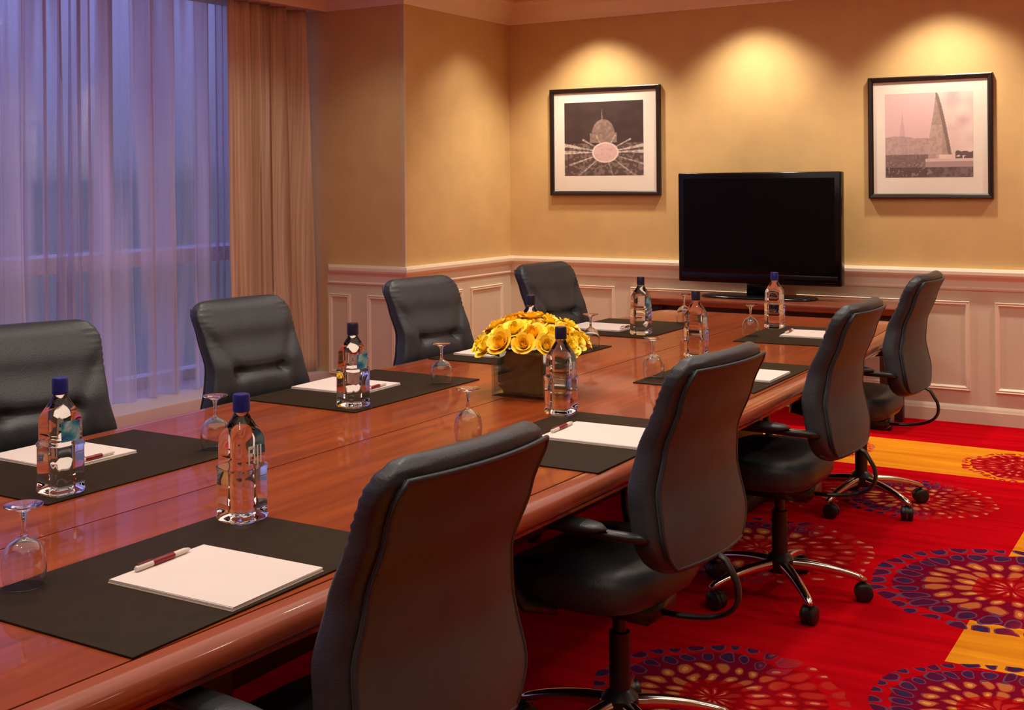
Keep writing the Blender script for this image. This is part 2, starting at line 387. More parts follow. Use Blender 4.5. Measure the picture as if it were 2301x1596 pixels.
def box_vf(x0, x1, y0, y1, z0, z1):
    v = [(x, y, z) for x in (x0, x1) for y in (y0, y1) for z in (z0, z1)]
    f = [(0, 1, 3, 2), (4, 6, 7, 5), (0, 4, 5, 1), (2, 3, 7, 6), (0, 2, 6, 4), (1, 5, 7, 3)]
    return v, f
def box(name, x0, x1, y0, y1, z0, z1, material, parent=None, bevel=0.0, loc=(0, 0, 0), rot=(0, 0, 0), seg=2):
    v, f = box_vf(x0, x1, y0, y1, z0, z1)
    o = mk(name, v, f, material, parent, False, loc, rot)
    if bevel:
        bm = bmesh.new(); bm.from_mesh(o.data)
        bmesh.ops.bevel(bm, geom=list(bm.edges), offset=bevel, segments=seg, profile=0.5, affect='EDGES')
        for fc in bm.faces: fc.smooth = True
        bm.to_mesh(o.data); bm.free()
        sharpen(o)
    return o
def sharpen(o, ang=40):
    me = o.data
    bm = bmesh.new(); bm.from_mesh(me)
    for e in bm.edges:
        if len(e.link_faces) == 2 and e.calc_face_angle(0) > radians(ang): e.smooth = False
    bm.to_mesh(me); bm.free()
def loft_vf(rings, closed_ends=True):
    """rings: list of equal-length closed loops"""
    n = len(rings[0]); V = [p for r in rings for p in r]; F = []
    for i in range(len(rings) - 1):
        for j in range(n):
            F.append((i * n + j, i * n + (j + 1) % n, (i + 1) * n + (j + 1) % n, (i + 1) * n + j))
    if closed_ends:
        F.append(tuple(range(n - 1, -1, -1))); F.append(tuple((len(rings) - 1) * n + j for j in range(n)))
    return V, F
def lathe_vf(prof, n=24):
    return loft_vf([[(r * cos(2 * pi * j / n), r * sin(2 * pi * j / n), z) for j in range(n)] for r, z in prof])
def lathe(name, prof, material, parent=None, n=24, loc=(0, 0, 0), rot=(0, 0, 0), ang=50):
    v, f = lathe_vf(prof, n); o = mk(name, v, f, material, parent, True, loc, rot); sharpen(o, ang); return o
def sect(t, a, b, e):
    c, s = cos(t), sin(t)
    return (a * math.copysign(abs(c) ** (2 / e), c), b * math.copysign(abs(s) ** (2 / e), s))
def tube_vf(path, rads, n=10, flat=1.0):
    pts = [Vector(p) for p in path]; rings = []
    if not isinstance(rads, (list, tuple)): rads = [rads] * len(pts)
    up = None
    for i, p in enumerate(pts):
        t = (pts[min(i + 1, len(pts) - 1)] - pts[max(i - 1, 0)]).normalized()
        if up is None:
            up = Vector((0, 0, 1)) if abs(t.z) < 0.9 else Vector((1, 0, 0))
        s = t.cross(up).normalized(); w = s.cross(t).normalized(); up = w
        rings.append([tuple(p + s * (rads[i] * cos(2 * pi * j / n)) + w * (rads[i] * flat * sin(2 * pi * j / n))) for j in range(n)])
    return loft_vf(rings)
def tube(name, path, rads, material, parent=None, n=10, flat=1.0, loc=(0, 0, 0), rot=(0, 0, 0)):
    v, f = tube_vf(path, rads, n, flat); return mk(name, v, f, material, parent, True, loc, rot)
def bez(p0, p1, p2, p3, n=12):
    P = [Vector(p) for p in (p0, p1, p2, p3)]; out = []
    for i in range(n + 1):
        t = i / n; u = 1 - t
        out.append(P[0] * u ** 3 + P[1] * 3 * u * u * t + P[2] * 3 * u * t * t + P[3] * t ** 3)
    return out
def merge(parts):
    V, F = [], []
    for v, f in parts:
        b = len(V); V += list(v); F += [tuple(i + b for i in q) for q in f]
    return V, F

# ------------------------------------------------------------------ room shell
XL, YB, YC, XW, XR, YF = -4.56, 7.485, 6.19, -5.95, 2.6, -2.4
XS = -5.2        # soffit / ledge front
struct(box('floor', XW, XR, YF, YB, -0.1, 0.0, 'carpet'), 'red carpet with orange bands and purple flower medallions')
struct(box('ceiling', XW, XR, YF, YB + 0.1, CEIL, CEIL + 0.1, 'ceiling'), 'plain cream ceiling')
wb = struct(box('wall_back', XL, XR, YB, YB + 0.1, 0, CEIL, 'wallpaper'), 'gold wallpapered end wall with cream wainscot below')
wl = struct(box('wall_left', XW, XL, YC, YB + 0.1, 0, CEIL, 'wallpaper'), 'gold wallpapered pier beside the window curtains')
struct(box('wall_right', XR, XR + 0.1, YF, YB + 0.1, 0, CEIL, 'wallpaper'), 'gold wallpapered side wall')
struct(box('wall_front', XW, XR, YF - 0.1, YF, 0, CEIL, 'wallpaper'), 'gold wallpapered wall behind the viewer')
# wainscot slabs (parts of their walls)
box('wainscot', XL + 0.006, XR, YB - 0.006, YB, 0, 0.87, 'paint', wb)
box('wainscot', XS, XL + 0.006, YC - 0.006, YC, 0, 0.87, 'paint', wl)
box('wainscot', XL, XL + 0.006, YC, YB, 0, 0.87, 'paint', wl)

PATH = [(XS, YF), (XS, YC), (XL, YC), (XL, YB), (XR, YB)]
def sweep_runs(profile, runs):
    """mitred right-hand offset sweeps along PATH; one mesh per straight run"""
    out = []
    def off(i, d):
        p = Vector(PATH[i]); ns = []
        for a, b in ((i - 1, i), (i, i + 1)):
            if 0 <= a and b < len(PATH):
                t = (Vector(PATH[b]) - Vector(PATH[a])).normalized(); ns.append(Vector((t.y, -t.x)))
        if len(ns) == 1: return p + ns[0] * d
        return p + (ns[0] + ns[1]) * (d / (1 + ns[0].dot(ns[1])))
    for i in runs:
        r0 = [(*off(i, d), z) for d, z in profile]; r1 = [(*off(i + 1, d), z) for d, z in profile]
        out.append(loft_vf([r0, r1]))
    return out
crown = [(0, CEIL - 0.168), (0.012, CEIL - 0.168), (0.018, CEIL - 0.150), (0.022, CEIL - 0.140), (0.040, CEIL - 0.115), (0.068, CEIL - 0.075), (0.085, CEIL - 0.045),
         (0.100, CEIL - 0.035), (0.108, CEIL - 0.020), (0.108, CEIL), (0, CEIL)]
rail = [(0, 0.788), (0.014, 0.788), (0.018, 0.798), (0.012, 0.808), (0.012, 0.845), (0.020, 0.858), (0.036, 0.868), (0.042, 0.880), (0.042, 0.898), (0.034, 0.914), (0, 0.914)]
basep = [(0, 0.105), (0.010, 0.105), (0.016, 0.092), (0.020, 0.078), (0.022, 0.074), (0.022, 0.0), (0, 0.0)]
tn = [0]
def trim(profile, runs, label):
    for v, f in sweep_runs(profile, runs):
        tn[0] += 1
        struct(mk('trim_%d' % tn[0], v, f, 'trim'), label)
trim(crown, [0, 1, 2, 3], 'cream crown moulding under the ceiling')
trim(rail, [1, 2, 3], 'cream chair rail above the wainscot')
for nm, (v, f) in zip(('baseboard_pier', 'baseboard_left', 'baseboard_back'), sweep_runs(basep, [1, 2, 3])):
    struct(mk(nm, v, f, 'paint'), 'cream baseboard along the carpet')
# corner bead on the pier
v, f = merge([box_vf(XL - 0.024, XL + 0.003, YC - 0.003, YC, 0.914, CEIL - 0.165), box_vf(XL, XL + 0.003, YC, YC + 0.02, 0.914, CEIL - 0.165)])
struct(mk('trim_corner', v, f, 'bead'), 'narrow corner guard on the pier edge')

def panel(parent, axis, a0, a1, plane, sgn, z0=0.19, z1=0.722, w=0.028, d=0.014):
    """rectangular picture-frame moulding lying on a wall plane"""
    prof = [(0, 0), (0.004, d), (0.012, d * 0.75), (0.018, d * 0.9), (w, 0.003), (w, 0)]
    rings = []
    for (a, z, sa, sz) in ((a0, z0, 1, 1), (a1, z0, -1, 1), (a1, z1, -1, -1), (a0, z1, 1, -1)):
        ring = []
        for (o, h) in prof:
            p, q, hh = a + sa * o, z + sz * o, plane + sgn * h
            ring.append((p, hh, q) if axis == 'x' else (hh, p, q))
        rings.append(ring)
    rings.append(rings[0]); v, f = loft_vf(rings, False)
    mk('panel_moulding', v, f, 'trim', parent)
for a0, a1 in ((-4.38, -3.71), (-3.59, -2.545), (-2.425, -1.375), (-1.237, -0.19), (-0.05, 1.0), (1.14, 2.2)):
    panel(wb, 'x', a0, a1, YB - 0.006, -1)
for a0, a1 in ((-5.26 + 0.08, -5.0), (-4.86, -4.64)):
    panel(wl, 'x', a0, a1, YC - 0.006, -1)
for a0, a1 in ((6.27, 6.83), (6.93, 7.35)):
    panel(wl, 'y', a0, a1, XL + 0.006, 1)

# window wall: low plinth, soffit, frame, panes
struct(box('trim_ledge', XW, XS, YF, YC, 0, 0.20, 'ledge', bevel=0.006), 'low pale ledge under the sheer curtains')
struct(box('trim_soffit', -5.62, XS, YF, YC, 2.605, CEIL, 'ceiling'), 'ceiling soffit above the curtains')
win = struct(empty('window_1', (XW, 2.0, 0.2)), 'tall window with pale frame bars behind sheer curtains')
WX = XW + 0.06
def wpart(name, y0, y1, z0, z1, m, x0=WX - 0.03, x1=WX + 0.03):
    box(name, x0 - XW, x1 - XW, y0 - 2.0, y1 - 2.0, z0 - 0.2, z1 - 0.2, m, win)
YM = [-2.3, -0.85, 0.6, 2.05, 3.5, 4.95, 6.15]
for i, y in enumerate(YM): wpart('mullion', y - 0.03, y + 0.03, 0.2, CEIL, 'winframe')
wpart('transom', YF, YC, 0.96, 1.05, 'winframe', WX - 0.03, WX + 0.26)
wpart('sill', YF, YC, 0.2, 0.26, 'winframe', WX - 0.03, WX + 0.08)
wpart('head', YF, YC, 2.72, CEIL, 'winframe')
for a, b in zip(YM[:-1], YM[1:]):
    wpart('pane', a + 0.03, b - 0.03, 0.26, 0.96, 'pane', WX - 0.006, WX)
    wpart('pane', a + 0.03, b - 0.03, 1.05, 2.72, 'pane', WX - 0.006, WX)

# ------------------------------------------------------------------ curtains
def curtain(name, y0, y1, x, z0, z1, lam, amp, material, seed, flare=0.0, step=0.008, nz=26):
    rnd = random.Random(seed)
    ny = int((y1 - y0) / step); ph = [rnd.uniform(0, 6.28) for _ in range(6)]
    # irregular phase
    xs_ = []; acc = 0.0
    amps = []
    a_cur = 1.0
    for i in range(ny + 1):
        yy = y0 + (y1 - y0) * i / ny
        loc = lam * (1 + 0.35 * sin(yy * 5.1 + ph[0]) + 0.25 * sin(yy * 11.7 + ph[1]))
        acc += 2 * pi * ((y1 - y0) / ny) / loc
        xs_.append(acc); amps.append(amp * (0.72 + 0.28 * sin(yy * 7.3 + ph[2])))
    V = []
    for k in range(nz + 1):
        t = k / nz; z = z0 + (z1 - z0) * t
        for i in range(ny + 1):
            yy = y0 + (y1 - y0) * i / ny
            a = amps[i] * (1.0 - 0.35 * t)
            s = sin(xs_[i] + 0.35 * sin(3 * z + ph[3]) * (1 - t))
            wv = math.copysign(abs(s) ** 0.8, s)
            dx = a * wv + 0.25 * a * sin(2.3 * xs_[i] + ph[4] + 1.2 * z)
            dy = 0.35 * a * sin(2 * xs_[i]) + flare * (1 - t) * (i / ny)
            V.append((x + dx, yy + dy, z))
    F = [(k * (ny + 1) + i, k * (ny + 1) + i + 1, (k + 1) * (ny + 1) + i + 1, (k + 1) * (ny + 1) + i) for k in range(nz) for i in range(ny)]
    return mk(name, V, F, material, None, True)
o = curtain('sheer_curtain', 0.6, 5.62, -5.48, 0.205, 2.60, 0.135, 0.060, 'sheer', 3)
tag(o, 'translucent lilac-grey sheer curtain hanging in folds over the tall window', 'curtain')
o = curtain('drape', 5.40, 6.13, -5.33, 0.205, 2.60, 0.165, 0.080, 'drape', 4, flare=0.05)
sm = o.modifiers.new('cloth', 'SOLIDIFY'); sm.thickness = 0.003
tag(o, 'brown pleated drape gathered beside the pier', 'curtain')

# ------------------------------------------------------------------ conference table
TZ = 0.74; TCX = -2.075; TY0, TY1, TYM = 0.68, 6.12, 3.4
def halfw(y): return 0.77 - 0.012 * (y - TYM) ** 2
def outline(inset, n=40):
    """closed outline (counter-clockwise) of the boat-shaped top, inset from its edge"""
    R = []; L = []
    y0, y1 = TY0 + inset, TY1 - inset
    rc = max(0.02, 0.10 - inset)
    for i in range(n + 1):
        y = y0 + rc + (y1 - y0 - 2 * rc) * i / n
        R.append((halfw(y) - inset, y)); L.append((-(halfw(y) - inset), y))
    def corner(cx_, cy_, a0, a1): return [(cx_ + rc * cos(a0 + (a1 - a0) * k / 8), cy_ + rc * sin(a0 + (a1 - a0) * k / 8)) for k in range(1, 8)]
    hN, hF = R[0][0], R[-1][0]
    pts = R + corner(hF - rc, y1 - rc, 0, pi / 2) + corner(-hF + rc, y1 - rc, pi / 2, pi) + L[::-1] + corner(-hN + rc, y0 + rc, pi, 1.5 * pi) + corner(hN - rc, y0 + rc, 1.5 * pi, 2 * pi)
    return [(TCX + x, y) for x, y in pts]
table = tag(empty('conference_table', (TCX, TYM, 0)), 'long boat-shaped glossy mahogany conference table with moulded edge', 'table')
def tl(v): return [(x - TCX, y - TYM, z) for x, y, z in v]
# edge moulding: sweep profile around outline
prof = [(0.058, TZ - 0.006), (0.056, TZ), (0.030, TZ), (0.014, TZ - 0.004), (0.004, TZ - 0.014), (0.0, TZ - 0.026), (0.003, TZ - 0.040), (0.012, TZ - 0.050), (0.022, TZ - 0.054), (0.024, TZ - 0.064), (0.060, TZ - 0.064)]
rings = [[(x, y, z) for x, y in outline(d)] for d, z in prof]
V = [p for r in rings for p in r]; n_o = len(rings[0]); F = []
for i in range(len(rings) - 1):
    for j in range(n_o):
        F.append((i * n_o + j, i * n_o + (j + 1) % n_o, (i + 1) * n_o + (j + 1) % n_o, (i + 1) * n_o + j))
o = mk('edge_moulding', tl(V), F, 'mahogany_edge', table, True); sharpen(o, 35)
# dark substrate (seen in grooves)
out = outline(0.050); V = [(x, y, TZ - 0.004) for x, y in out] + [(x, y, TZ - 0.055) for x, y in out]; n_o = len(out)
F = [tuple(range(n_o)), tuple(range(2 * n_o - 1, n_o - 1, -1))] + [(j, (j + 1) % n_o, n_o + (j + 1) % n_o, n_o + j) for j in range(n_o)]
mk('substrate', tl(V), F, 'groove', table)
# veneer leaves: two columns with a centre seam and cross joints
inner = outline(0.061)
def clip(poly, axis, val, keep_less):
    res = []
    for i in range(len(poly)):
        a, b = poly[i], poly[(i + 1) % len(poly)]
        ia = (a[axis] <= val) == keep_less; ib = (b[axis] <= val) == keep_less
        if ia: res.append(a)
        if ia != ib:
            t = (val - a[axis]) / (b[axis] - a[axis]); res.append((a[0] + t * (b[0] - a[0]), a[1] + t * (b[1] - a[1])))
    return res
for side in (0, 1):
    poly = clip(inner, 0, TCX - 0.0022 if side == 0 else TCX + 0.0022, side == 0)
    n_ = len(poly)
    V = [(x, y, TZ) for x, y in poly] + [(x, y, TZ - 0.006) for x, y in poly]
    F = [tuple(range(n_)), tuple(range(2 * n_ - 1, n_ - 1, -1))] + [(j, (j + 1) % n_, n_ + (j + 1) % n_, n_ + j) for j in range(n_)]
    mk('tabletop_panel', tl(V), F, 'mahogany', table)
for y in (1.7, 5.1):
    pd = box('pedestal', -0.19, 0.19, y - 0.22 - TYM, y + 0.22 - TYM, 0.06, TZ - 0.056, 'pedestal', table, bevel=0.01)
    box('plinth', -0.24, 0.24, y - 0.28 - TYM, y + 0.28 - TYM, 0.0, 0.06, 'pedestal', table, bevel=0.008)
box('stretcher', -0.03, 0.03, -1.5, 1.5, 0.25, 0.55, 'pedestal', table, bevel=0.005)

# ------------------------------------------------------------------ office chairs
CH = {}
def cached(key, build):
    if key not in CH: CH[key] = build()
    return CH[key]
def mesh_of(v, f, material, smooth=True, ang=None):
    o = mk('tmp', v, f, material, None, smooth)
    if ang: sharpen(o, ang)
    me = o.data; bpy.data.objects.remove(o); return me
def interp(tab, t):
    for (a, va), (b, vb) in zip(tab[:-1], tab[1:]):
        if t <= b:
            u = (t - a) / (b - a); u = u * u * (3 - 2 * u) * 0.5 + u * 0.5
            return va + (vb - va) * u
    return tab[-1][1]
ZB0, ZB1 = 0.520, 1.045
REAR = [(0.45, -0.255), (0.52, -0.278), (0.60, -0.270), (0.73, -0.248), (0.82, -0.258), (0.93, -0.300), (1.05, -0.350)]
HW = [(0.45, 0.235), (0.60, 0.240), (0.70, 0.228), (0.82, 0.204), (0.92, 0.206), (1.05, 0.216)]
THK = [(0.45, 0.075), (0.60, 0.088), (0.75, 0.088), (0.90, 0.075), (1.05, 0.068)]
def endround(z, r_top, r_bot):
    """1 in the middle, falling to 0 at the two ends over the given radii"""
    k = 1.0
    if z > ZB1 - r_top:
        u = (z - (ZB1 - r_top)) / r_top; k = min(k, math.sqrt(max(0, 1 - u * u)))
    if z < ZB0 + r_bot:
        u = ((ZB0 + r_bot) - z) / r_bot; k = min(k, math.sqrt(max(0, 1 - u * u)))
    return k
def rearx(z): return interp(REAR, z)
def bw(z):
    w = interp(HW, z)
    if z > ZB1 - 0.07:
        u = (z - (ZB1 - 0.07)) / 0.07; w -= 0.07 * (1 - math.sqrt(max(0, 1 - u * u)))
    if z < ZB0 + 0.13:
        u = ((ZB0 + 0.13) - z) / 0.13; w -= 0.13 * (1 - math.sqrt(max(0, 1 - u * u)))
    return w
def seg_d(p, a, b):
    ax, ay = a; bx_, by = b; px, py = p
    t = ((px - ax) * (bx_ - ax) + (py - ay) * (by - ay)) / ((bx_ - ax) ** 2 + (by - ay) ** 2); t = max(0, min(1, t))
    return math.hypot(px - ax - t * (bx_ - ax), py - ay - t * (by - ay))
TUFT = [((-0.10, 0.80), (0.10, 0.80), 0.016), ((-0.10, 0.80), (-0.21, 0.97), 0.006), ((0.10, 0.80), (0.21, 0.97), 0.006),
        ((-0.10, 0.80), (-0.20, 0.62), 0.006), ((0.10, 0.80), (0.20, 0.62), 0.006)]
def build_backrest():
    rings = []; nz, na = 72, 72
    for k in range(nz + 1):
        s = k / nz
        z = ZB0 + (ZB1 - ZB0) * (0.5 - 0.5 * cos(pi * s)) if True else 0
        er = max(0.02, endround(z, 0.038, 0.045))
        th = interp(THK, z) * er; w = bw(z)
        xr = rearx(z); xc = xr + interp(THK, z) / 2
        ring = []
        for j in range(na):
            a, b = sect(2 * pi * j / na, 1, 1, 4.2)
            y = w * a; x = b * th / 2
            if b > 0:   # front face: crown, tufts, wrap
                g = 0.012 * (1 - a * a) * er
                d = 0
                for p, q, dep in TUFT:
                    dd = seg_d((y, z), p, q); d += dep * math.exp(-(dd / 0.016) ** 2)
                for by in (-0.10, 0.10):
                    dd = math.hypot(y - by, z - 0.80); d += 0.015 * math.exp(-(dd / 0.022) ** 2)
                x += (g - d) * b
            x += 0.022 * (a * a)     # wings curve forward
            if z > 0.90 and abs(a) > 0.72:    # puckered leather at the crest corners
                y *= 1 + 0.004 * sin((z - 0.9) * 330) * (abs(a) - 0.72) / 0.28; x += 0.0015 * sin((z - 0.9) * 330)
            ring.append((xc + x, y, z))
        rings.append(ring)
    v, f = loft_vf(rings); return mesh_of(v, f, 'leather')
def rear_pt(a, z, off=0.0):
    w = bw(z) * 0.90; y = w * a
    return (rearx(z) + 0.022 * (0.9 * a) ** 2 - off - 0.004 * (1 - a * a), y, z)
def build_backpanel():
    V = []; nz, na = 26, 16; z0, z1 = ZB0 + 0.028, ZB1 - 0.030
    for k in range(nz + 1):
        z = z0 + (z1 - z0) * k / nz
        for j in range(na + 1): V.append(rear_pt(-1 + 2 * j / na, z, 0.004))
    nV = len(V)
    V += [(x + 0.012, y, z) for x, y, z in V]
    F = []
    idx = lambda k, j: k * (na + 1) + j
    for k in range(nz):
        for j in range(na):
            F.append((idx(k, j), idx(k, j + 1), idx(k + 1, j + 1), idx(k + 1, j)))
    bd = [idx(0, j) for j in range(na)] + [idx(k, na) for k in range(nz)] + [idx(nz, j) for j in range(na, 0, -1)] + [idx(k, 0) for k in range(nz, 0, -1)]
    for i in range(len(bd)):
        a, b = bd[i], bd[(i + 1) % len(bd)]; F.append((a, b, b + nV, a + nV))
    return mesh_of(V, F, 'leather_back', True, 50)
def build_piping():
    z0, z1 = ZB0 + 0.028, ZB1 - 0.030; P = []
    for j in range(17): P.append(rear_pt(-1 + j / 8, z0, 0.002))
    for k in range(1, 26): P.append(rear_pt(1, z0 + (z1 - z0) * k / 26, 0.002))
    for j in range(17): P.append(rear_pt(1 - j / 8, z1, 0.002))
    for k in range(1, 26): P.append(rear_pt(-1, z1 - (z1 - z0) * k / 26, 0.002))
    P.append(P[0])
    v, f = tube_vf(P, 0.0048, 8); return mesh_of(v, f, 'leather')
def build_seat():
    rings = []; na = 64
    prof = [(0.0, 0.420, 0.78), (0.10, 0.412, 0.86), (0.3, 0.416, 0.94), (0.55, 0.440, 1.0), (0.75, 0.468, 0.99), (0.9, 0.494, 0.94), (0.97, 0.506, 0.82), (1.0, 0.511, 0.55)]
    for t, z, s in prof:
        ring = []
        for j in range(na):
            a, b = sect(2 * pi * j / na, 1, 1, 3.6)
            x = 0.065 + 0.225 * s * a; y = 0.238 * s * b
            zz = z - (0.030 * max(0, a) ** 2.5 if t > 0.4 else 0.0) + (0.012 * b * b if t > 0.7 else 0)
            ring.append((x, y, zz))
        rings.append(ring)
    v, f = loft_vf(rings); return mesh_of(v, f, 'leather')
def build_arm(s):
    y = s * 0.285
    P = [Vector((-0.215, s * 0.215, 0.620))] + bez((-0.19, s * 0.245, 0.628), (-0.14, s * 0.285, 0.636), (0.0, y, 0.640), (0.08, y, 0.638), 10) + \
        bez((0.10, y, 0.636), (0.175, y, 0.625), (0.165, s * 0.295, 0.50), (0.10, s * 0.275, 0.425), 12) + [Vector((0.06, s * 0.20, 0.405))]
    v, f = tube_vf(P, 0.018, 10, 0.7); return mesh_of(v, f, 'plastic')
def build_pad(s):
    y = s * 0.285; rings = []
    for k in range(13):
        t = -1 + 2 * k / 12; e = math.sqrt(max(0.02, 1 - abs(t) ** 4))
        ring = []
        for j in range(16):
            a, b = sect(2 * pi * j / 16, 0.032 * e, 0.013 * e, 2.6)
            ring.append((-0.005 + 0.135 * t, y + a, 0.650 + b - 0.008 * max(0, t) ** 2))
        rings.append(ring)
    v, f = loft_vf(rings); return mesh_of(v, f, 'leather')
def build_leg():
    rings = []
    for k in range(15):
        t = k / 14; r = 0.030 + 0.262 * t
        z = 0.118 - 0.006 * t - 0.040 * t ** 2.2
        w = 0.021 - 0.008 * t; h = 0.019 - 0.008 * t
        if k == 14: w *= 0.6; h *= 0.6
        rings.append([(r, sect(2 * pi * j / 14, w, h, 2.6)[0], z + sect(2 * pi * j / 14, w, h, 2.6)[1]) for j in range(14)])
    v, f = loft_vf(rings); return mesh_of(v, f, 'chrome')
def build_caster():
    parts = [lathe_vf([(0.006, 0.075), (0.006, 0.03)], 10)]
    v0, f0 = lathe_vf([(0.0295, -0.012), (0.031, -0.008), (0.031, 0.006), (0.024, 0.011), (0.01, 0.012)], 20)
    for s in (-1, 1):
        parts.append(([(x, s * (z + 0.014), y + 0.031) for x, y, z in v0], f0))
    hood = [(0.034, -0.006), (0.034, 0.006)]
    parts.append(([(0.034 * cos(pi * t / 10), yy, 0.031 + 0.034 * sin(pi * t / 10)) for t in range(11) for yy in (-0.006, 0.006)], [(2 * t, 2 * t + 1, 2 * t + 3, 2 * t + 2) for t in range(10)]))
    v, f = merge(parts); v = [(x + 0.008, y, z) for x, y, z in v]; return mesh_of(v, f, 'plastic', True, 50)
def build_column():
    v, f = lathe_vf([(0.046, 0.092), (0.048, 0.10), (0.048, 0.135), (0.034, 0.15), (0.027, 0.155), (0.027, 0.30), (0.018, 0.302), (0.018, 0.40)], 20)
    return mesh_of(v, f, 'plastic', True, 40)
def build_mech():
    v, f = box_vf(-0.13, 0.12, -0.075, 0.075, 0.355, 0.418); me = mesh_of(v, f, 'plastic')
    bm = bmesh.new(); bm.from_mesh(me); bmesh.ops.bevel(bm, geom=list(bm.edges), offset=0.012, segments=2, affect='EDGES'); bm.to_mesh(me); bm.free(); return me
def build_bar():
    P = bez((-0.06, 0, 0.375), (-0.29, 0, 0.368), (-0.355, 0, 0.41), (-0.328, 0, 0.49), 14) + [Vector((-0.300, 0, 0.535)), Vector((-0.255, 0, 0.560))]
    v, f = tube_vf(P, [0.013] * len(P), 10, 0.5); return mesh_of(v, f, 'plastic')
def chair(x, y, face, base_rot, label, tilt=0.0, dz=0.0):
    c = empty('office_chair', (x, y, 0), face)
    tag(c, label, 'chair', 'leather chairs around the conference table')
    ob('seat', cached('seat', build_seat), c, (0, 0, dz))
    br = ob('backrest', cached('back', build_backrest), c, (0, 0, dz))
    bp_ = ob('back_panel', cached('bpanel', build_backpanel), c, (0, 0, dz)); bp_['label'] = 'brown-black rear leather panel'
    ob('piping', cached('pipe', build_piping), bp_)
    for s in (-1, 1):
        a = ob('armrest', cached('arm%d' % s, lambda: build_arm(s)), c, (0, 0, dz))
        ob('arm_pad', cached('pad%d' % s, lambda: build_pad(s)), a)
    ob('gas_column', cached('col', build_column), c)
    ob('tilt_mechanism', cached('mech', build_mech), c, (0, 0, dz))
    ob('support_bar', cached('bar', build_bar), c, (0, 0, dz))
    for k in range(5):
        a = base_rot + 2 * pi * k / 5
        l = ob('leg', cached('leg', build_leg), c, (0, 0, 0), (0, 0, a)); l['label'] = 'polished metal base leg'
        ob('caster', cached('caster', build_caster), l, (0.272, 0, 0), (0, 0, 0.6 * k))
    return c
ORD = ['farthest from the television', 'third from the television', 'second from the television', 'nearest the television']
R_CH = [(-1.345, 1.615, pi - radians(4), 0.3), (-1.365, 2.76, pi - radians(5), radians(38)), (-1.38, 4.05, pi - radians(1), radians(20)), (-1.45, 5.36, pi - radians(1), radians(40))]
L_CH = [(-2.785, 2.18, radians(-19), 0.2), (-2.77, 3.12, radians(-6), 0.5), (-2.73, 4.15, radians(-8), 0.1), (-2.70, 5.165, radians(-9), 0.7)]
for i, (x, y, a, b) in enumerate(R_CH):
    chair(x, y, a, b - a, 'black leather swivel chair on the carpet side, ' + ORD[i])
for i, (x, y, a, b) in enumerate(L_CH):
    chair(x, y, a, b - a, 'black leather swivel chair on the curtain side, ' + ORD[i])

# ------------------------------------------------------------------ place settings
SIDE = {'R': 'carpet side', 'L': 'curtain side'}
MAT_T = 0.004
def desk_mat(x0, x1, y0, y1, rz, label):
    cx_, cy_ = (x0 + x1) / 2, (y0 + y1) / 2; hx, hy = (x1 - x0) / 2, (y1 - y0) / 2
    o = box('desk_mat', -hx, hx, -hy, hy, 0, MAT_T, 'mat', None, bevel=0.0015, loc=(cx_, cy_, TZ), rot=(0, 0, rz))
    tag(o, label, 'desk mat', 'brown desk mats around the table')
def notepad(x, y, rz, label, pen_side):
    p = empty('notepad', (x, y, TZ + MAT_T), rz)
    tag(p, label, 'notepad', 'white notepads on the mats')
    box('backing_board', -0.148, 0.148, -0.118, 0.118, 0, 0.0012, 'mount', p)
    box('paper_block', -0.147, 0.147, -0.117, 0.117, 0.0012, 0.006, 'paper', p, bevel=0.0008, seg=1)
    s = box('top_sheet', -0.146, 0.147, -0.116, 0.117, 0.0061, 0.0068, 'paper', p); s.rotation_euler = (0, 0, 0.008)
def pen(x, y, rz, label):
    z = TZ + MAT_T + 0.0068 + 0.0056
    p = empty('pen', (x, y, z), rz); tag(p, label, 'pen', 'pens on the notepads')
    R = (0, pi / 2, 0)
    lathe('barrel', [(0.0045, -0.070), (0.0055, -0.068), (0.0055, 0.052), (0.0035, 0.062), (0.001, 0.068)], 'white_pen', p, 12, rot=R)
    g = lathe('grip', [(0.0056, -0.03), (0.0062, -0.028), (0.0062, 0.022), (0.0056, 0.024)], 'red_pen', p, 12, rot=R); g['label'] = 'dark red pen grip'
    v, f = box_vf(-0.066, -0.030, -0.0012, 0.0012, 0.0055, 0.0085); mk('clip', v, f, 'red_pen', p)

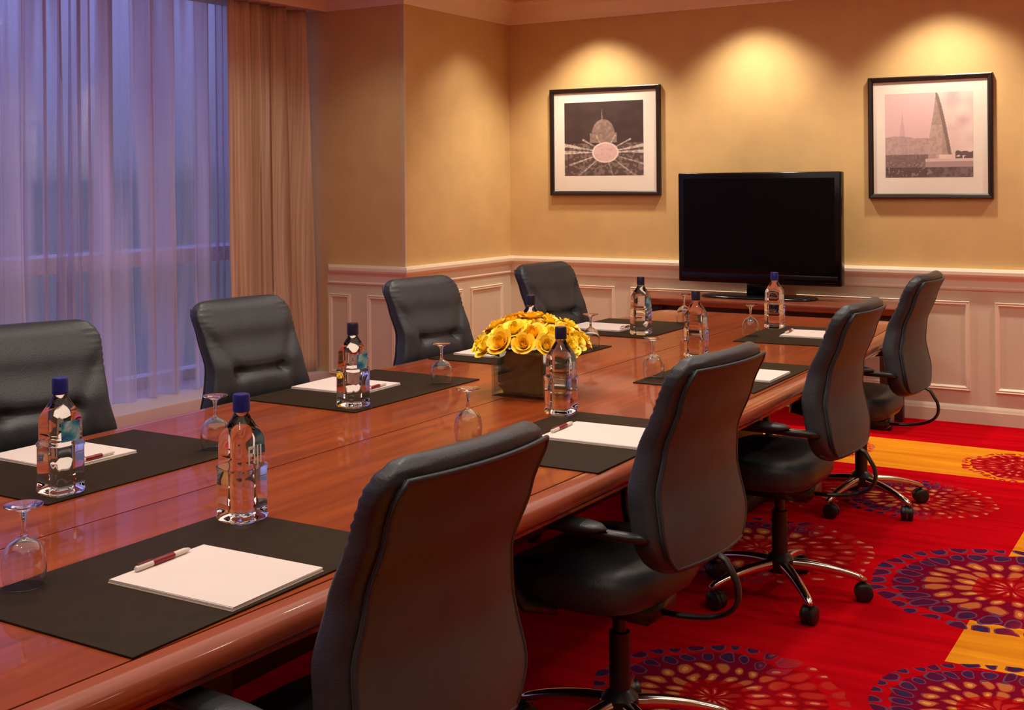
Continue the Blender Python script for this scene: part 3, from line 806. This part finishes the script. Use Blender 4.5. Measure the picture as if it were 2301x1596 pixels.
def bottle(x, y, rz, label, cap='cap'):
    b = empty('water_bottle', (x, y, TZ + MAT_T + 0.001), rz); tag(b, label, 'bottle', 'square water bottles on the mats')
    def build():
        prof = [(0.0, 0.032, 5), (0.001, 0.036, 6), (0.006, 0.0405, 7), (0.012, 0.0415, 8), (0.016, 0.0400, 8), (0.060, 0.0400, 8), (0.108, 0.0400, 8), (0.112, 0.0415, 8), (0.117, 0.0415, 8), (0.121, 0.0385, 7),
                (0.126, 0.0375, 7), (0.150, 0.0375, 7), (0.172, 0.0375, 6), (0.179, 0.0368, 5), (0.187, 0.0342, 4), (0.198, 0.0290, 3.2), (0.209, 0.0232, 2.6), (0.219, 0.0178, 2.2), (0.226, 0.0152, 2), (0.238, 0.0145, 2)]
        rings = [[(*sect(2 * pi * j / 48, h, h, e), z) for j in range(48)] for z, h, e in prof]
        v, f = loft_vf(rings); return mesh_of(v, f, 'water', True, 60)
    ob('bottle_body', cached('bottle', build), b)
    def build_cap():
        rings = []
        for r, z in [(0.0165, 0.228), (0.0175, 0.229), (0.0175, 0.262), (0.0160, 0.265), (0.004, 0.2655)]:
            rings.append([(r * (1 + (0.02 if j % 2 else 0)) * cos(2 * pi * j / 40), r * (1 + (0.02 if j % 2 else 0)) * sin(2 * pi * j / 40), z) for j in range(40)])
        v, f = loft_vf(rings); return mesh_of(v, f, cap, True, 40)
    c = ob('cap', cached('cap' + cap, build_cap), b); c['label'] = 'blue screw cap' if cap == 'cap' else 'dark navy screw cap'
    def build_bl():
        v, f = box_vf(-0.0383, -0.0378, -0.024, 0.024, 0.124, 0.170); return mesh_of(v, f, 'backlabel', False)
    l = ob('back_label', cached('bl', build_bl), b); l['label'] = 'blue and teal back label'
    def build_tx():
        cu = bpy.data.curves.new('lettering', 'FONT'); cu.body = 'FIJI'; cu.size = 0.030; cu.extrude = 0.0002; cu.offset = 0.0006; cu.align_x = 'CENTER'; cu.space_character = 1.1; cu.resolution_u = 3
        to = bpy.data.objects.new('lettering', cu); COL.objects.link(to)
        dg = bpy.context.evaluated_depsgraph_get(); me = bpy.data.meshes.new_from_object(to.evaluated_get(dg)); bpy.data.objects.remove(to)
        # letters stand on the +x face
        M = Matrix(((0, 0, 1, 0.0381), (1.0, 0, 0, 0), (0, 1.75, 0, 0.124), (0, 0, 0, 1))); me.transform(M)
        me.materials.clear(); me.materials.append(MT['whiteink']); return me
    t = ob('front_lettering', cached('tx', build_tx), b); t['label'] = 'white capital lettering'
def goblet(x, y, label, z=TZ + MAT_T + 0.0008):
    g = empty('water_glass', (x, y, z), random.uniform(0, 6)); tag(g, label, 'glass', 'upturned stem glasses')
    def build(which):
        bowl = [(0.0345, 0.0), (0.0365, 0.012), (0.0385, 0.030), (0.0380, 0.048), (0.0335, 0.064), (0.0250, 0.076), (0.0140, 0.083), (0.0065, 0.087)]
        stem = [(0.0060, 0.0875), (0.0048, 0.094), (0.0042, 0.106), (0.0050, 0.120), (0.0072, 0.1295)]
        foot = [(0.0075, 0.130), (0.018, 0.1365), (0.030, 0.140), (0.0335, 0.1415), (0.0335, 0.1432), (0.028, 0.1435), (0.004, 0.1440)]
        P = {'bowl': bowl, 'stem': stem, 'foot': foot}[which]
        if which == 'bowl':
            P = P + [(0.001, 0.0872), (0.001, 0.0845)] + [(max(0.003, r - 0.0018), zz - 0.0020 * (r < 0.03)) for r, zz in bowl[-2::-1]]
            rings = [[(r * cos(2 * pi * j / 32), r * sin(2 * pi * j / 32), zz) for j in range(32)] for r, zz in P]
            rings.append(rings[0]); v, f = loft_vf(rings, False)
        else:
            rings = [[(r * cos(2 * pi * j / 32), r * sin(2 * pi * j / 32), zz) for j in range(32)] for r, zz in P]
            v, f = loft_vf(rings)
        return mesh_of(v, f, 'goblet', True, 60)
    for w in ('bowl', 'stem', 'foot'): ob(w, cached('gob' + w, lambda: build(w)), g)

MATS = {'R': [(-1.87, -1.42, 1.235, 1.905, 0), (-1.78, -1.335, 2.59, 3.25, 0.0), (-1.83, -1.385, 3.82, 4.48, 0), (-1.93, -1.49, 5.02, 5.66, 0.06)],
        'L': [(-2.74, -2.265, 1.735, 2.395, 0), (-2.81, -2.34, 2.91, 3.62, 0), (-2.80, -2.31, 3.95, 4.62, 0), (-2.79, -2.29, 4.92, 5.55, 0)]}
PADS = {'R': [(-1.577, 1.565, 0.02), (-1.51, 2.975, 0.03), (-1.555, 4.15, 0.02), (-1.64, 5.37, 0.05)],
        'L': [(-2.64, 2.07, 0.0), (-2.66, 3.26, 0.03), (-2.62, 4.20, 0.02), (-2.64, 5.18, 0.0)]}
BOT = {'R': [(-1.795, 1.855), (-1.765, 3.185), (-1.86, 4.47), (-1.90, 5.53)], 'L': [(-2.315, 1.81), (-2.395, 2.97), (-2.36, 4.02), (-2.36, 5.02)]}
GLS = {'R': [(-1.84, 1.36), (-1.81, 2.74), (-1.80, 3.93), (-1.90, 5.20)], 'L': [(-2.34, 2.32), (-2.395, 3.46), (-2.36, 4.52), (-2.36, 5.52)]}
for sd in 'RL':
    for i in range(4):
        where = '%s, %s' % (SIDE[sd], ORD[i])
        x0, x1, y0, y1, rz = MATS[sd][i]
        desk_mat(x0, x1, y0, y1, rz, 'dark brown desk mat on the ' + where)
        px, py, pr = PADS[sd][i]
        notepad(px, py, pr, 'blank white notepad on the mat, ' + where, 1)
        inner_x = px + (-0.135 if sd == 'R' else 0.135)
        pen(inner_x, py + (0.0 if sd == 'R' else -0.01), pi / 2 + pr + 0.03, 'pen with dark red grip on the notepad, ' + where)
        bx_, by_ = BOT[sd][i]
        bottle(bx_, by_, (0 if sd == 'R' else pi) + random.uniform(-0.06, 0.06), 'square water bottle on the ' + where, 'cap' if (i == 0 or (sd, i) == ('R', 3)) else 'capdark')
        gx, gy = GLS[sd][i]
        goblet(gx, gy, 'upturned stem glass on the ' + where)

# ------------------------------------------------------------------ vase of roses
VX, VY, VS, VH = -2.035, 3.475, 0.100, 0.150
vase = tag(empty('vase', (VX, VY, TZ), 0), 'square clear glass vase lined with dark leaves on the table seam', 'vase')
def ringsq(h, z, e=14, n=40): return [(*sect(2 * pi * j / n + pi / n, h, h, e), z) for j in range(n)]
def sq(h, z): return [(-h, -h, z), (h, -h, z), (h, h, z), (-h, h, z)]
v, f = loft_vf([sq(VS, 0.0), sq(VS, VH), sq(VS - 0.005, VH), sq(VS - 0.005, 0.010)])
o = mk('vase_wall', v, f, 'vase_glass', vase)
rnd = random.Random(5)
# leaves curled inside the vase
for k in range(36):
    sd = k % 4; ang = sd * pi / 2
    t0 = rnd.uniform(-0.055, 0.055); zc = rnd.uniform(0.035, 0.12); ln = rnd.uniform(0.05, 0.08); wd = rnd.uniform(0.024, 0.038); tl_ = rnd.uniform(-0.9, 0.9)
    V = []; 
    for a in range(9):
        u = -1 + a / 4; w = wd * max(0, 1 - u * u) ** 0.7
        for b in (-1, 0, 1):
            yy, zz = u * ln, b * w
            py_, pz_ = yy * cos(tl_) - zz * sin(tl_), yy * sin(tl_) + zz * cos(tl_)
            yv = max(-0.086, min(0.086, t0 + py_)); zv = max(0.016, min(VH - 0.008, zc + pz_))
            xv = 0.092 - 0.003 * abs(b) - rnd.uniform(0, 0.0015) - 0.0015 * (k // 4)
            V.append((xv * cos(ang) - yv * sin(ang), xv * sin(ang) + yv * cos(ang), zv))
    F = [(a * 3 + b, a * 3 + b + 1, a * 3 + b + 4, a * 3 + b + 3) for a in range(8) for b in range(2)]
    mk('leaf', V, F, 'leaf', vase, True)
v, f = loft_vf([sq(0.072, 0.011), sq(0.076, 0.05), sq(0.076, 0.12), sq(0.06, 0.135)])
mk('floral_foam', v, f, 'leaf', vase)

def rose_mesh(seed):
    rr = random.Random(seed); V, F = [], []
    def petal(ang, r0, tilt, w, h, curl):
        base = len(V); nu, nv = 5, 5
        for a in range(nu + 1):
            for b in range(nv + 1):
                u = -1 + 2 * b / nv; t = a / nu
                ww = w * (0.45 + 0.55 * math.sin(pi * min(1, t * 0.62 + 0.12))) * (1 - 0.25 * max(0, t - 0.7) / 0.3 * abs(u))
                th = u * ww
                rr_ = r0 * (0.35 + 0.65 * t ** 0.7) + tilt * t * t + (curl * max(0, t - 0.72) / 0.28) * (1 - 0.4 * abs(u))
                z = h * (t - 0.10 * u * u * t) - (0.25 * curl * max(0, t - 0.8) / 0.2)
                V.append((rr_ * cos(ang + th), rr_ * sin(ang + th), z))
        for a in range(nu):
            for b in range(nv):
                i = base + a * (nv + 1) + b; F.append((i, i + 1, i + nv + 2, i + nv + 1))
    for ring, (n, r0, tilt, w, h, curl) in enumerate([(2, 0.003, 0.0, 1.9, 0.043, -0.001), (3, 0.009, 0.0, 1.25, 0.044, -0.003), (4, 0.015, 0.001, 1.0, 0.043, 0.000), (5, 0.021, 0.005, 0.85, 0.039, 0.005), (6, 0.026, 0.009, 0.75, 0.034, 0.008)]):
        for k in range(n):
            petal(2 * pi * k / n + ring * 0.6 + rr.uniform(-0.15, 0.15), r0 * rr.uniform(0.94, 1.06), tilt, w, h * rr.uniform(0.93, 1.05), curl)
    return V, F
rose_variants = []
for s in range(3):
    v, f = rose_mesh(s + 1); rose_variants.append((mesh_of(v, f, PETALS[s]), ))
v, f = lathe_vf([(0.002, -0.030), (0.0035, -0.028), (0.006, -0.012), (0.012, -0.004), (0.015, 0.006), (0.010, 0.010)], 10)
calyx_me = mesh_of(v, f, 'stem')
spots = []
# dome of blooms: (azimuth ring, elevation)
for (n, rad, z, tip) in [(1, 0.0, 0.238, 0.0), (7, 0.058, 0.230, 0.25), (12, 0.112, 0.212, 0.55), (15, 0.155, 0.178, 0.95)]:
    for k in range(n):
        a = 2 * pi * (k + 0.35 * (n % 4)) / n + rnd.uniform(-0.1, 0.1)
        spots.append((rad * cos(a) * rnd.uniform(0.95, 1.05), rad * sin(a) * rnd.uniform(0.95, 1.05), z + rnd.uniform(-0.012, 0.012), a, tip))
for i, (dx, dy, z, a, tip) in enumerate(spots):
    r = empty('rose', (VX + dx, VY + dy, TZ + z - 0.012), 0)
    q = Matrix.Rotation(a, 4, 'Z') @ Matrix.Rotation(tip, 4, 'Y') @ Matrix.Rotation(rnd.uniform(0, 6), 4, 'Z')
    r.rotation_euler = q.to_euler()
    r.scale = [rnd.uniform(0.95, 1.15)] * 3
    tag(r, 'yellow-orange rose in the bouquet filling the square glass vase', 'rose', 'roses in the glass vase')
    ob('bloom', rose_variants[[0, 1, 0, 2, 0, 1][rnd.randrange(6)]][0], r)
    ob('calyx', calyx_me, r)

# ------------------------------------------------------------------ console and television
CX0, CX1, CY0, CY1, CZ = -3.34, -1.60, 6.95, 7.43, 0.712
con = tag(empty('console_table', ((CX0 + CX1) / 2, (CY0 + CY1) / 2, 0)), 'slim reddish wood console table under the television', 'console')
hx, hy = (CX1 - CX0) / 2, (CY1 - CY0) / 2
v, f = loft_vf([[(*sect(2 * pi * j / 64, hx - d, hy - d, 10), z) for j in range(64)] for d, z in ((0.012, CZ - 0.045), (0.004, CZ - 0.040), (0.0, CZ - 0.028), (0.0, CZ - 0.006), (0.005, CZ))])
o = mk('console_top', v, f, 'console', con, True); sharpen(o, 40)
box('apron', -hx + 0.10, hx - 0.10, -hy + 0.10, hy - 0.06, CZ - 0.10, CZ - 0.045, 'pedestal', con)
for sx in (-1, 1):
    for sy in (-1, 1):
        box('leg', sx * (hx - 0.16) - 0.03, sx * (hx - 0.16) + 0.03, sy * (hy - 0.10) - 0.03, sy * (hy - 0.10) + 0.03, 0, CZ - 0.045, 'pedestal', con, bevel=0.004)
TX0, TX1, TZ0, TZ1, TVY = -3.108, -2.053, 0.802, 1.499, 7.185
tv = tag(empty('television', ((TX0 + TX1) / 2, TVY, CZ), 0), 'black flat screen television on a pedestal stand', 'television')
w = (TX1 - TX0) / 2
box('bezel', -w, w, 0.0, 0.075, TZ0 - CZ, TZ1 - CZ, 'tv', tv, bevel=0.010, seg=3)
box('screen', -w + 0.038, w - 0.038, -0.0015, 0.004, TZ0 - CZ + 0.085, TZ1 - CZ - 0.038, 'screen', tv)
box('speaker_strip', -w + 0.02, w - 0.02, -0.004, 0.004, TZ0 - CZ + 0.018, TZ0 - CZ + 0.062, 'tv', tv, bevel=0.003)
tube('neck', [(0, 0.035, 0.012), (0, 0.035, 0.16)], 0.03, 'tv', tv, 16, 2.7)
v, f = loft_vf([[(*sect(2 * pi * j / 48, 0.37 - d, 0.145 - d, 3.0), z) for j in range(48)] for d, z in ((0.004, 0.0), (0.0, 0.004), (0.004, 0.012), (0.03, 0.017))])
mk('stand_base', [(x, y + 0.03, z) for x, y, z in v], f, 'tv', tv, True)
box('rear_housing', -w + 0.15, w - 0.15, 0.07, 0.12, TZ0 - CZ + 0.10, TZ1 - CZ - 0.12, 'plastic', tv, bevel=0.015)

# ------------------------------------------------------------------ framed pictures
def picture(x0, x1, z0, z1, label, paint, win_):
    p = tag(empty('framed_picture', ((x0 + x1) / 2, YB, z0)), label, 'picture', None)
    hw_, h = (x1 - x0) / 2, z1 - z0; fw, dp = 0.030, 0.028
    prof_ = [(0, 0), (0, dp), (0.006, dp + 0.003), (fw - 0.008, dp), (fw, dp - 0.008), (fw, 0.0)]
    for (a, b) in (((-hw_, 0), (hw_, 0)), ((hw_, 0), (hw_, h)), ((hw_, h), (-hw_, h)), ((-hw_, h), (-hw_, 0))):
        rings = []
        for (ex, ez) in (a, b):
            sx = 1 if ex < 0 else -1; sz = 1 if ez == 0 else -1
            rings.append([(ex + sx * o_, -d_, ez + sz * o_) for o_, d_ in prof_])
        v, f = loft_vf(rings); mk('frame_rail', v, f, 'frame', p)
    box('mount', -hw_ + fw - 0.004, hw_ - fw + 0.004, -0.014, -0.002, fw - 0.004, h - fw + 0.004, 'mount', p)
    u0, u1, v0, v1 = win_
    X0, X1 = -hw_ + 2 * hw_ * u0, -hw_ + 2 * hw_ * u1; Z0, Z1 = h * v0, h * v1
    n = 150
    V = [(X0 + (X1 - X0) * i / n, -0.0150, Z0 + (Z1 - Z0) * j / n) for j in range(n + 1) for i in range(n + 1)]
    F = [(j * (n + 1) + i, j * (n + 1) + i + 1, (j + 1) * (n + 1) + i + 1, (j + 1) * (n + 1) + i) for j in range(n) for i in range(n)]
    o = mk('print', V, F, 'print', p)
    U, W = np.meshgrid(np.linspace(0, 1, n + 1), np.linspace(0, 1, n + 1))
    colr = paint(U, W)
    at = o.data.color_attributes.new('print', 'FLOAT_COLOR', 'POINT')
    arr = np.ones(((n + 1) ** 2, 4), np.float32); arr[:, :3] = colr.reshape(-1, 3); at.data.foreach_set('color', arr.ravel())
def nz_(U, W, s, seed):
    rg = np.random.RandomState(seed); g = rg.rand(s + 2, s + 2); x, y = U * s, W * s
    i, j = x.astype(int), y.astype(int); fx, fy = x - i, y - j
    return (g[j, i] * (1 - fx) + g[j, i + 1] * fx) * (1 - fy) + (g[j + 1, i] * (1 - fx) + g[j + 1, i + 1] * fx) * fy
def lay(c, mask, col):
    m = np.clip(mask, 0, 1)[..., None]; return c * (1 - m) + np.array(col) * m
def paint_sunburst(U, W):
    n1, n2 = nz_(U, W, 12, 1), nz_(U, W, 40, 2)
    c = np.ones(U.shape + (3,)) * np.array((0.055, 0.030, 0.026)) * (0.8 + 0.4 * n1)[..., None]
    crowd = (W < 0.42 + 0.02 * np.sin(U * 9)) * 1.0
    c = lay(c, crowd * (0.25 + 0.6 * (n2 > 0.55)) * 0.5, (0.42, 0.30, 0.26))
    cx_, cy_ = 0.525, 0.31
    a = np.arctan2((W - cy_) * 1.1, U - cx_); r = np.hypot(U - cx_, (W - cy_) * 1.15)
    # dome with lantern
    dome = (np.abs(U - 0.50) < 0.145 * np.sqrt(np.clip(1 - ((W - 0.56) / 0.20) ** 2, 0, 1))) & (W > 0.56) & (W < 0.76)
    drum = (np.abs(U - 0.50) < 0.17) & (W > 0.44) & (W <= 0.58); spire = (np.abs(U - 0.485) < 0.012 * (0.92 - W) / 0.16) & (W > 0.72) & (W < 0.90)
    c = lay(c, (dome | drum) * (0.35 + 0.5 * n2), (0.40, 0.27, 0.22)); c = lay(c, spire * 0.6, (0.30, 0.20, 0.17))
    for ang, wd, r1, v in [(0.02, .05, .6, .8), (0.20, .05, .6, .75), (0.55, .035, .38, .85), (pi - 0.02, .05, .6, .8), (pi - 0.22, .05, .6, .75), (pi - 0.6, .04, .36, .6), (-0.35, .03, .6, .5), (-pi + 0.38, .035, .5, .75),
                           (-0.75, .03, .6, .45), (-pi + 0.8, .03, .5, .45), (-1.3, .03, .4, .4), (1.1, .05, .3, .4), (2.0, .05, .3, .4)]:
        d = np.abs(np.angle(np.exp(1j * (a - ang))))
        c = lay(c, (d < wd) * (r < r1) * (r > 0.16) * v * (0.55 + 0.45 * (n2 > 0.4)), (0.72, 0.60, 0.52))
    e = ((U - cx_) / 0.165) ** 2 + ((W - cy_) / 0.135) ** 2
    c = lay(c, (e < 1) * 1.0, (0.66, 0.44, 0.42)); c = lay(c, ((e > 0.8) & (e < 1.05)) * 0.8, (0.78, 0.66, 0.58)); c = lay(c, (e < 0.7) * (n2 > 0.6) * 0.3, (0.45, 0.25, 0.26))
    return c
def paint_sail(U, W):
    n1, n2 = nz_(U, W, 9, 4), nz_(U, W, 45, 5)
    c = np.ones(U.shape + (3,)) * np.array((0.74, 0.50, 0.49))
    c = lay(c, (U > 0.58) * np.clip(n1 * 1.6 - 0.3, 0, 1), (0.82, 0.68, 0.58))
    c = lay(c, (U > 0.72) * (W > 0.55) * np.clip(1.1 - 2 * n1, 0, 1) * 0.7, (0.60, 0.40, 0.40))
    city = (W < 0.46 + 0.05 * n1 - 0.10 * np.clip(U - 0.2, 0, 1)) & (U < 0.62)
    c = lay(c, city * (0.45 + 0.4 * n2), (0.36, 0.25, 0.22))
    tower = (np.abs(U - 0.20) < 0.035 * np.clip((0.78 - W) / 0.3, 0, 1)) & (W > 0.4)
    c = lay(c, tower * 0.45, (0.48, 0.30, 0.33))
    sail = (U > 0.585 - 0.12 * np.clip((1 - W) / 0.75, 0, 1) ** 1.3) & (U < 0.60 + 0.165 * np.clip((1 - W) / 0.75, 0, 1) ** 0.75) & (W > 0.26)
    c = lay(c, sail * 1.0, (0.44, 0.31, 0.27)); c = lay(c, sail * (W < 0.62) * (U < 0.66) * 0.6, (0.60, 0.44, 0.38)); c = lay(c, sail * (n2 > 0.6) * 0.3, (0.28, 0.19, 0.17))
    c = lay(c, sail * (U > 0.56 + 0.165 * np.clip((1 - W) / 0.75, 0, 1) ** 0.75) * 0.7, (0.17, 0.12, 0.10))
    c = lay(c, (W < 0.27) * (U < 0.5) * (0.7 + 0.3 * n2), (0.16, 0.10, 0.09)); c = lay(c, (W < 0.12) * (0.8 + 0.2 * n2), (0.10, 0.065, 0.06))
    c = lay(c, (W > 0.12) & (W < 0.20) & (U > 0.46), (0.42, 0.29, 0.28)); c = lay(c, (W >= 0.185) & (W < 0.215) & (U > 0.46), (0.70, 0.52, 0.45))
    c = lay(c, (W >= 0.215) & (W < 0.27 + 0.05 * n2) & (U > 0.80) & (n2 > 0.25), (0.14, 0.10, 0.09))
    c = lay(c, (W < 0.27) * (U < 0.55) * (n2 > 0.72) * 0.35, (0.55, 0.42, 0.38))
    return c
picture(-4.209, -3.357, 1.352, 2.105, 'black framed print of a dome and sunburst spokes over a pale oval', paint_sunburst, (0.133, 0.852, 0.185, 0.868))
picture(-1.959, -1.237, 1.330, 2.071, 'black framed print of a sailing boat on grey water under a pale sky', paint_sail, (0.140, 0.845, 0.175, 0.860))
